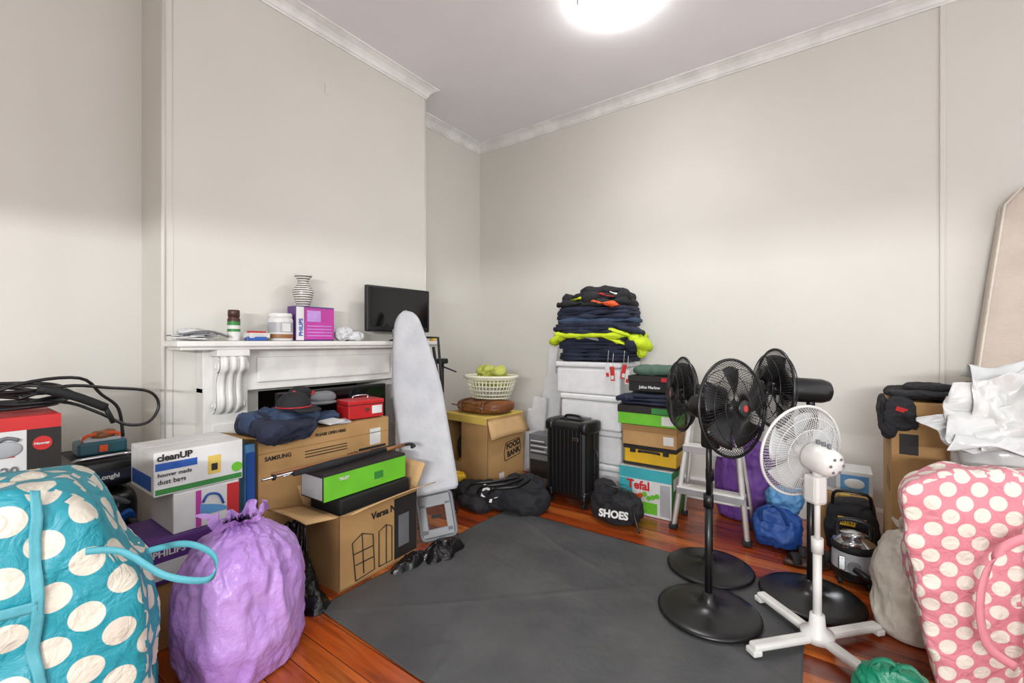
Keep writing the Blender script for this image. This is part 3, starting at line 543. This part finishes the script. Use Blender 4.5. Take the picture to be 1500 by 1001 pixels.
o.soft((-1.3,3.34,1.345),(.12,.12,.02),M_navy,2.6,14,.02,8,9,cr=.04,cf=10,rot=(0,.25,.3)); o.soft((-1.18,3.30,1.18),(.035,.04,.06),M_hivis,2.4,12,.015,8,4,cr=.03,cf=12); o.soft((-1.24,3.27,1.22),(.05,.05,.05),M_navy,2.4,12,.015,8,4,cr=.03,cf=12)
for i in range(6): lay(-1.60+random.uniform(-.02,.02),3.43,.34-.006*i,.19,.032,M_navy if i!=2 else M_denim,20+i,random.uniform(-.06,.06),.012,6)
lay(-1.60,3.42,.33,.20,.05,M_blackfab,30,.0,.03,3.5,.05); 
o.soft((-1.45,3.26,z-.03),(.12,.05,.012),M_orange,2.5,12,.012,9,3,cr=.03,cf=12,rot=(0,.15,.1)); lay(-1.58,3.42,.28,.17,.055,M_blackfab,31,.1,.04,3,.06)
o.soft((-1.68,3.28,z-.035),(.11,.05,.010),M_hivis,2.5,12,.01,9,5,cr=.03,cf=12,rot=(0,-.1,-.1)); o.soft((-1.48,3.29,z-.01),(.09,.05,.010),M_redp,2.5,12,.01,9,5,cr=.02,cf=12,rot=(0,.25,-.2)); o.soft((-1.40,3.34,z-.0),(.05,.05,.008),M_label,2.5,12,.01,9,5,cr=.02,cf=12,rot=(0,.35,-.2)); o.soft((-1.55,3.42,z+.015),(.20,.13,.035),M_blackfab,2.8,12,.03,7,9,cr=.05,cf=8); o.soft((-1.72,3.36,z-.02),(.15,.10,.03),M_blackfab,2.8,12,.03,7,9,cr=.05,cf=8)
for i,(x,zz) in enumerate(((-1.42,1.02),(-1.38,1.0),(-1.26,.98),(-1.29,1.02))): o.box((x,3.225,zz),(.034,.002,.11),M_redp if i%2 else M_label,0,(0,.12*(i-1.5),0)); o.box((x,3.2235,zz-.03),(.024,.001,.03),M_label if i%2 else M_redp,0,(0,.12*(i-1.5),0)); o.tube([(x,3.225,zz+.045),(x+.01,3.22,zz+.16)],.0015,M_label,4)
o.end()
# coloured boxes stack
o=carton('cookware_box',-1.28,-.90,3.12,3.44,0,.335,M_label); o.py(o.y0,o.x0,o.x1,.255,.335,M_teal); o.py(o.y0,o.x0,o.x0+.10,0.005,.25,M_teal); o.py(o.y0,o.x0+.11,o.x1-.10,.02,.10,M_green); o.ty('Tefal',.085,o.x0+.06,o.y0-.002,.185,M_redp,.003); o.px(o.x1,o.y0,o.y1,0.005,.33,M_greend); o.py(o.y0,o.x1-.08,o.x1-.01,.02,.24,M_lgrey)
for i in range(6): o.cyl((-.06+.03*i,o.y0-.001,.13+.012*(i%3)),(-.06+.03*i,o.y0-.004,.13+.012*(i%3)),.018,random.choice([M_yellow,M_green,M_orange]),seg=12)
o.px(o.x1+.001,o.y0+.04,o.y1-.04,.2,.28,M_label); o.end()
o=Ob('tool_box',(-1.07,3.28,.34)); o.box((0,0,.06),(.38,.24,.12),M_yellow,.012); o.box((0,0,.137),(.39,.25,.033),M_ink,.008); o.box((0,0,.012),(.39,.25,.02),M_ink,.004); o.tube([(-.07,-.11,.1),(-.06,-.15,.115),(.06,-.15,.115),(.07,-.11,.1)],.009,M_ink,8,4)
for x in (-.12,.12): o.box((x,-.127,.12),(.04,.012,.05),M_ink,.003)
o.end()
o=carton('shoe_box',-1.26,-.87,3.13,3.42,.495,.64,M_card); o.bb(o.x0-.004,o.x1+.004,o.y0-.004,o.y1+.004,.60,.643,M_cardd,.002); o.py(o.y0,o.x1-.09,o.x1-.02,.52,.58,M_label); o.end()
o=carton('shoe_box',-1.29,-.87,3.12,3.43,.645,.775,M_green); o.bb(o.x0-.004,o.x1+.004,o.y0-.004,o.y1+.004,.73,.782,M_ink,.002); o.py(o.y0-.003,o.x0+.25,o.x1-.02,.735,.775,M_greend); o.py(o.y0,o.x1-.1,o.x1-.02,.66,.72,M_label); o.end()
o=Ob('folded_trousers'); z=.789
for i in range(3): lay(-1.08+.01*i,3.28,.21-.01*i,.15,.026,M_navy,40+i,.05*i,.008,5,.006)
o.soft((-1.24,3.13,.835),(.07,.04,.025),M_navy,2.6,12,.015,9,1,cr=.03); o.end()
o=carton('shoe_box',-1.22,-.90,3.15,3.38,.885,.995,M_blackm); o.bb(o.x0-.004,o.x1+.004,o.y0-.004,o.y1+.004,.958,1.0,M_ink,.002); o.ty('Julius Marlow',.028,o.x0+.08,o.y0-.002,.91,M_label); o.py(o.y0-.003,o.x1-.08,o.x1-.02,.962,.99,M_redp); o.end()
o=Ob('folded_jumper'); o.soft((-1.06,3.26,1.035),(.15,.10,.03),M_greeng,3,14,.012,9,1,cr=.02,cf=10); o.end()
o=Ob('shoe_bag'); o.soft((-1.19,2.88,.11),(.17,.11,.115),M_blackfab,2.5,18,.04,6,2,cr=.07,cf=8,rz=.2); o.soft((-1.30,2.90,.2),(.07,.06,.07),M_blackfab,2.3,12,.02,8,4,cr=.04,cf=10)
o.text('SHOES',.065,(-1.27,2.74,.08),(.97,.2,0),(0,.3,1),M_label,.003); o.tube([(-1.3,2.9,.25),(-1.22,2.80,.27),(-1.1,2.84,.25),(-1.04,2.78,.12),(-1.0,2.76,.02)],.006,M_black,6,5); o.end()
# ladder + bags
o=Ob('step_ladder')
for x0,x1 in ((-.86,-.75),(-.42,-.51)):
    o.tube([(x0,3.02,0.015),(x1,3.10,.86)],.018,M_white,4); o.tube([(x0+(.0),3.30,0.015),(x1,3.14,.84)],.012,M_white,4)
    o.box((x0,3.02,.018),(.05,.05,.03),M_blackm,.006); o.box((x0,3.30,.018),(.04,.04,.03),M_blackm,.006)
for z_,w_ in ((.28,.40),(.56,.32)): o.box((-.635,3.05,z_),(w_,.10,.028),M_white,.005); o.box((-.635,3.002,z_-.012),(w_,.008,.04),M_alu,.002)
o.box((-.63,3.12,.87),(.30,.16,.03),M_white,.008); o.tube([(-.84,3.27,.15),(-.44,3.27,.15)],.009,M_white,6); o.tube([(-.8,3.22,.5),(-.48,3.22,.5)],.009,M_white,6); o.end()
sack('shopping_sack',(-.50,3.52,0),.17,.60,M_plum,5,12,.03,.5,1.1,.8).end()
o=Ob('blue_tote_bag'); o.soft((-.27,3.14,.10),(.12,.085,.10),M_blued,2.8,16,.03,7,2,cr=.06,cf=8,rz=-.2); o.ribbon([(-.35,3.06,.16),(-.34,3.02,.25),(-.26,3.02,.27),(-.21,3.06,.16)],.02,M_blued,(1,0,.2)); o.soft((-.24,3.24,.24),(.10,.08,.08),M_lblue,2.5,12,.03,8,4,cr=.05,cf=10); o.end()
def sandal(x,y,rz):
    o=Ob('sandal',(x,y,0.001),rz)
    def ol(t): 
        a=2*math.pi*t; r=.045+.008*math.cos(a); return (.12*math.cos(a),r*math.sin(a))
    o.grid(lambda u,v:V((ol(u)[0]*max(v,.02),ol(u)[1]*max(v,.02),.022+.004*(ol(u)[0]<0))),28,3,M_brown,.022,True)
    for x0 in (.06,-.06): o.ribbon([(x0,-.045,.02),(x0,-.03,.05),(x0,0,.062),(x0,.03,.05),(x0,.045,.02)],.045,M_blackm,(1,0,0))
    o.end()
sandal(-.115,2.95,.4); sandal(-.08,3.06,.15)
# ---------------------------------------------------------------- fans
def fan(name,x,y,f,hz,R,k,mc,base='disc',tilt=.05,box=True):
    o=Ob(name,(x,y,0.012)); f=V((f[0],f[1],0)).normalized(); F=(f+V((0,0,tilt))).normalized()
    mb=M_black if mc is M_black else M_white
    if base=='disc': o.lathe([(0,.0),(.215,.0),(.22,.008),(.21,.016),(.17,.019),(.12,.026),(.05,.034),(.03,.06),(.026,.09),(0,.09)],mb,48); 
    else:
        for a in (0,90,180,270):
            t=math.radians(a+48); d=V((math.cos(t),math.sin(t),0)); o.box(d*.155+V((0,0,.03)),(.31,.045,.028),mb,.01,(0,0,t)); o.box(d*.30+V((0,0,.012)),(.04,.05,.024),mb,.006,(0,0,t))
        o.lathe([(0,.02),(.06,.02),(.06,.05),(.03,.07),(.026,.12),(0,.12)],mb,24)
    pt=hz-.10
    o.cyl((0,0,.05),(0,0,pt*.6),.016,mb); o.cyl((0,0,pt*.6),(0,0,pt),.011,mb); o.cyl((0,0,pt*.6-.03),(0,0,pt*.6+.03),.022,mb)
    if box: o.box(V((0,0,pt-.04))+f*.01,(.07,.06,.12),mb,.015,(0,0,math.atan2(f.y,f.x))); 
    o.cyl((0,0,pt),(0,0,hz-.04),.018,mb)
    zq=F.to_track_quat('Z','Y').to_matrix().to_4x4(); C=V((0,0,hz))+f*k; M=Matrix.Translation(C)@zq
    bk=max(.155,k+.09)
    o.lathe([(0,-bk),(.03,-bk+.002),(.05,-bk+.015),(.058,-bk+.045),(.06,-.06),(.05,-.045),(0,-.045)],mb,28,M=M)
    def P(r,z,a): return M@V((r*math.cos(a),r*math.sin(a),z))
    n=90; dp=.055
    for sgn in (1,-1):
        for i in range(n):
            a=i/n*6.2832; pts=[]
            for j in range(7):
                u=j/6; r=.035+(R-.035)*u; z=sgn*dp*math.sqrt(max(0,1-u**2.6))*(.9 if sgn<0 else 1); pts.append(P(r,z,a+.22*u*sgn))
            o.tube(pts,.0014,mc,3)
        for u in (.45,.75): 
            r=.035+(R-.035)*u; z=sgn*dp*math.sqrt(1-u**2.6)*(.9 if sgn<0 else 1); o.tube([P(r,z,t/40*6.2832) for t in range(41)],.0018,mc,4,1,True)
    o.tube([P(R,0,t/56*6.2832) for t in range(57)],.0065,mc,6,1,True)
    o.lathe([(0,dp+.006),(.032,dp+.005),(.04,dp-.002),(.036,dp-.008),(0,dp-.008)],mc,24,M=M); o.lathe([(0,dp+.007),(.014,dp+.0065)],M_chrome if mc is not M_black else M_red,20,M=M)
    mbl=M_black if mc is M_black else mat('fan_blade_pale',(200,204,206),.3)
    for b in range(5):
        a0=b/5*6.2832
        o.grid(lambda u,v:P(.03+(R*.86-.03)*u,(.02*(v-.5))*1.6,a0+(v-.5)*(.75+.35*u)*(1-.25*u*u)+.3*u),8,6,mbl,.002)
    o.lathe([(0,.02),(.03,.018),(.034,-.03),(0,-.04)],mb,20,M=M)
    if mc is not M_black:
        for i in range(3): q=F*(-.085-.025*i); o.cyl(C+q+V((0,0,.05)),C+q+V((0,0,.075)),.008,M_grey,seg=10)
        for i in range(6): 
            t=i/6*6.2832; o.cyl(P(.03,-bk-.0005,t),P(.03,-bk-.002,t),.006,M_grey,seg=8)
    o.end()
fan('pedestal_fan',-.459,2.163,(.889,-.457),.95,.21,.125,M_black,tilt=.08)
fan('pedestal_fan',-.542,2.586,(-.842,-.538),.95,.20,.15,M_black)
fan('pedestal_fan',-.085,2.57,(-.864,-.504),1.01,.19,.17,M_black)
fan('white_pedestal_fan',-.05,2.20,(-.738,.675),.77,.195,.08,M_label,'cross',tilt=.12)
# ---------------------------------------------------------------- mat
o=Ob('floor_mat'); 
def mf(u,v):
    x=-1.95+1.86*u; y=1.13+1.51*v; x+=.012*nz((y*2,0,0),1,1); y+=.015*nz((x*2,4,0),1,1)-.03*u*(1-v)
    z_=.004+.002*abs(nz((x*1.5,y*1.5,1),2,2))
    for (a,b_,c,w_,hh) in ((.9,.43,-.15,.018,.006),(.35,.94,-1.75,.02,.005),(.7,-.7,2.1,.015,.005),(.98,.2,.95,.02,.005)):
        d=(a*x+b_*y+c+.08*nz((x,y,0),1.2,a))/w_; z_+=hh*math.exp(-d*d)*(.2+.8*abs(nz((x*2,y*2,0),1,b_)))
    return V((x,y,min(z_,.0125)))
o.grid(mf,200,160,M_mat,-.0025); o.end()
# ---------------------------------------------------------------- right side
def pink():
    o=Ob('pink_polka_storage_bag'); F1=V((.17,1.97,0)); W=V((.66,.50,0)); D=V((.03,.25,0)); nf=V((W.y,-W.x,0)).normalized()
    def pos(s,dp,zf):
        q=F1+W*s+D*dp; q+=W.normalized()*(.17*(1-zf)**1.3*(1-s)); q+=nf*(.05*math.sin(math.pi*zf)*(1-dp)*math.sin(math.pi*min(1,max(0,s))))
        return q+V((0,0,.002+zf*(.79+.02*math.sin(5*s)-.03*dp)))
    def fn(p,n,d):
        s=(p.x+1)/2; dp=(p.y+1)/2; zf=(p.z+1)/2; q=pos(s,dp,zf); nn=(W.normalized()*p.x+D.normalized()*p.y+V((0,0,p.z if p.z>-.9 else 0))).normalized()
        return q+nn*(.025*nz(q,6,1)+.032*(crum(q,5,7)-.3))
    o.soft((0,0,0),(1,1,1),M_dotP,8,50,0,1,fn=fn,flatb=False)
    o.ribbon([(.52,2.10,.64),(.43,2.05,.58),(.385,2.02,.44),(.40,2.03,.285),(.475,2.08,.21)],.028,M_pinktrim,(.5,.4,1)); o.ribbon([(.53,2.11,.70),(.52,2.11,.5),(.51,2.11,.3),(.50,2.11,.05)],.028,M_pinktrim,(.8,.58,0))
    o.uv=True; o.end()
pink()
sack('cream_plastic_sack',(.27,2.52,0),.125,.46,M_cream,4,12,.025,.5,.95,.9,0,neck=.25).end()
o=Ob('white_polythene_sheeting'); o.soft((.62,2.69,.50),(.16,.11,.498),M_poly,3,24,.04,4,2,cr=.08,cf=4)
def drape(p0,e1,e2,sd,m=M_poly):
    p0=V(p0);e1=V(e1);e2=V(e2); n=e1.cross(e2).normalized()
    o.grid(lambda u,v:p0+e1*(u+.12*nz((v*2,u,sd),1,sd))+e2*(v+.12*nz((u*2,v,sd),1,sd))+n*(.07*nz((u*2.2,v*2.2,sd),1,sd)+.05*(crum((u,v,sd),1.8,sd)-.3)),60,60,m,.0015)
drape((.36,2.46,.80),(.44,.10,.02),(.03,.14,.22),1); drape((.31,2.52,.93),(.12,-.02,-.13),(.45,.12,.10),3); drape((.42,2.58,1.07),(.42,.1,.0),(-.04,-.12,-.22),5); drape((.50,2.62,1.06),(.3,.1,.05),(-.03,.18,.03),9); drape((.46,2.56,1.10),(.16,.04,.03),(.0,-.08,-.28),12); o.end()
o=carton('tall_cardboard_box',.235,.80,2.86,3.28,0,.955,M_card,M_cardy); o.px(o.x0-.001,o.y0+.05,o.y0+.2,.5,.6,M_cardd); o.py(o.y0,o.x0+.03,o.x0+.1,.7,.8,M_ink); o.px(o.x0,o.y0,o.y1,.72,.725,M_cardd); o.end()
o=Ob('black_garment_bag'); o.soft((.36,3.0,.985),(.14,.13,.022),M_blackfab,3.5,16,.014,8,2,cr=.03,cf=9); o.soft((.40,3.02,1.015),(.10,.09,.02),M_blackfab,3,16,.014,8,6,cr=.03,cf=9)
o.soft((.212,3.0,.875),(.014,.13,.10),M_blackfab,3,14,.010,8,1,cr=.02,cf=9); o.soft((.27,2.842,.90),(.055,.010,.085),M_blackfab,2.8,14,.010,8,5,cr=.02,cf=9); o.soft((.23,2.838,.83),(.03,.012,.06),M_blackfab,2.4,14,.014,8,3,cr=.03,cf=9,rot=(0,.3,0)); o.box((.27,2.824,.92),(.045,.006,.022),M_redp,.002,(.1,.3,.3)); o.end()
o=Ob('document_case',(.66,3.06,.957),.1); o.box((0,0,.042),(.26,.26,.078),M_blackm,.01); o.box((0,-.131,.042),(.24,.004,.03),M_grey,.001); o.box((.02,0,.088),(.24,.24,.014),M_brown,.004); o.tube([(-.05,-.13,.05),(-.04,-.16,.05),(.04,-.16,.05),(.05,-.13,.05)],.006,M_black,8,3); o.end()
# mattress
Mm=Matrix.Translation((.56,3.56,.008))@Euler((math.radians(-3.5),math.radians(0),0)).to_matrix().to_4x4()
o=Ob('mattress',M=Mm)
def mfn(p,n,d):
    x=(p.x+1)/2*1.35; zz=(p.z+1)/2*2.12; return V((x+.23*((zz/2.12)**1.2),p.y*.045,zz))
o.soft((0,0,0),(1,1,1),M_mattress,14,24,0,1,fn=mfn,flatb=False)
for s in (-1,1): o.tube([mfn(V((-.985,s*.93,-1+2*i/20)),None,0) for i in range(1,20)]+[mfn(V((-.9+1.8*i/20,s*.93,.985)),None,0) for i in range(0,21)],.006,M_cream,6)
o.end()
# items near the floor, right
o=carton('moving_box',-.07,.20,3.42,3.70,0,.30,M_card,M_cardy); o.end()
o=carton('kettle_box',-.08,.20,3.45,3.68,.302,.44,M_label); o.py(o.y0,-.02,.12,.32,.42,M_lblue); o.soft((.05,o.y0-.004,.37),(.05,.006,.03),M_label,2.2,8,0,1); o.py(o.y0,-.13,-.04,.33,.41,M_lgrey); o.end()
o=Ob('tool_bag'); o.soft((.09,3.27,.16),(.12,.095,.158),M_blackfab,4,14,.02,7,1,cr=.03,cf=8); o.box((.09,3.167,.22),(.13,.006,.05),M_yellow,.003); o.text('UTILITY',.026,(.04,3.161,.21),(1,0,0),(0,0,1),M_ink,.001); o.tube([(.0,3.21,.3),(.02,3.19,.38),(.16,3.19,.38),(.18,3.21,.3)],.009,M_black,8,4); o.end()
o=Ob('wet_dry_vacuum',(.09,2.90,0)); o.lathe([(0,.03),(.09,.03),(.095,.05),(.095,.08)],M_black,32); o.lathe([(.095,.08),(.094,.15),(.09,.17)],M_lgrey,32); o.lathe([(.09,.17),(.098,.175),(.098,.195),(.09,.21)],M_blackm,32); o.lathe([(.09,.21),(.06,.25),(0,.27)],M_chrome,32)
o.tube([(-.07,0,.22),(-.06,0,.31),(.06,0,.31),(.07,0,.22)],.012,M_black,8,4); o.cyl((0,-.09,.11),(0,-.115,.11),.028,M_grey); o.tube([(0,-.11,.11),(.05,-.13,.09),(.11,-.10,.06),(.12,0,.05),(.10,.06,.1)],.015,M_black,10,6); o.cyl((-.05,-.09,.21),(.03,-.09,.23),.014,M_chrome); o.cyl((-.05,-.06,.24),(.04,-.07,.27),.014,M_chrome); o.box((-.05,-.088,.12),(.03,.012,.07),M_chrome,.004)
for a in range(4):
    t=a*1.57+.78; o.cyl((.08*math.cos(t)-.01,.08*math.sin(t),.021),(.08*math.cos(t)+.01,.08*math.sin(t),.021),.02,M_blackm)
    o.box((.075*math.cos(t),.075*math.sin(t),.04),(.03,.03,.02),M_black,.004)
o.end()
o=Ob('green_carrier_bag'); o.soft((.165,1.84,.10),(.08,.055,.10),M_emer,2.5,18,.03,8,2,cr=.06,cf=10)
for d in (0,.05): o.ribbon([(.09+d,1.83,.17),(.10+d,1.81,.23),(.15+d,1.81,.25),(.20+d,1.83,.18)],.018,M_emer,(0,1,.2))
o.end()
# ---------------------------------------------------------------- light
w=bpy.data.worlds.new('World'); S.world=w; w.use_nodes=True; bg=w.node_tree.nodes['Background']; bg.inputs[0].default_value=(.97,.985,1,1); bg.inputs[1].default_value=1.65
def light(name,typ,loc,e,col=(1,.985,.965),rot=(0,0,0),**k):
    l=bpy.data.lights.new(name,typ); l.energy=e; l.color=col
    for a,b in k.items(): setattr(l,a,b)
    ob=bpy.data.objects.new(name,l); ob.location=loc; ob.rotation_euler=rot; S.collection.objects.link(ob); return ob
light('ceiling_lamp_spot','SPOT',(LX,LY,H-.14),60,(1,.99,.98),spot_size=math.radians(150),spot_blend=1,shadow_soft_size=.1)
light('added_fill_point','POINT',(.9,-.7,2.4),48,(1,1,1),shadow_soft_size=.35)  # added fill behind the camera to lift ceiling and walls, no actual lamp
light('added_strip_light','AREA',(.9,-2.7,1.71),150,(1,1,1),(math.radians(90),0,math.radians(18)),shape='RECTANGLE',size=1.6,size_y=.08)  # added thin strip under the header, brightens the lower walls; no actual doorway
cam=bpy.data.cameras.new('Camera'); cam.lens=15.5; cam.sensor_width=36; cam.sensor_fit='HORIZONTAL'; cam.clip_start=.02
co=bpy.data.objects.new('Camera',cam); co.location=(0,0,1.25); co.rotation_euler=(math.radians(90),0,math.radians(36)); S.collection.objects.link(co); S.camera=co
S.view_settings.view_transform='Standard'; S.view_settings.exposure=0
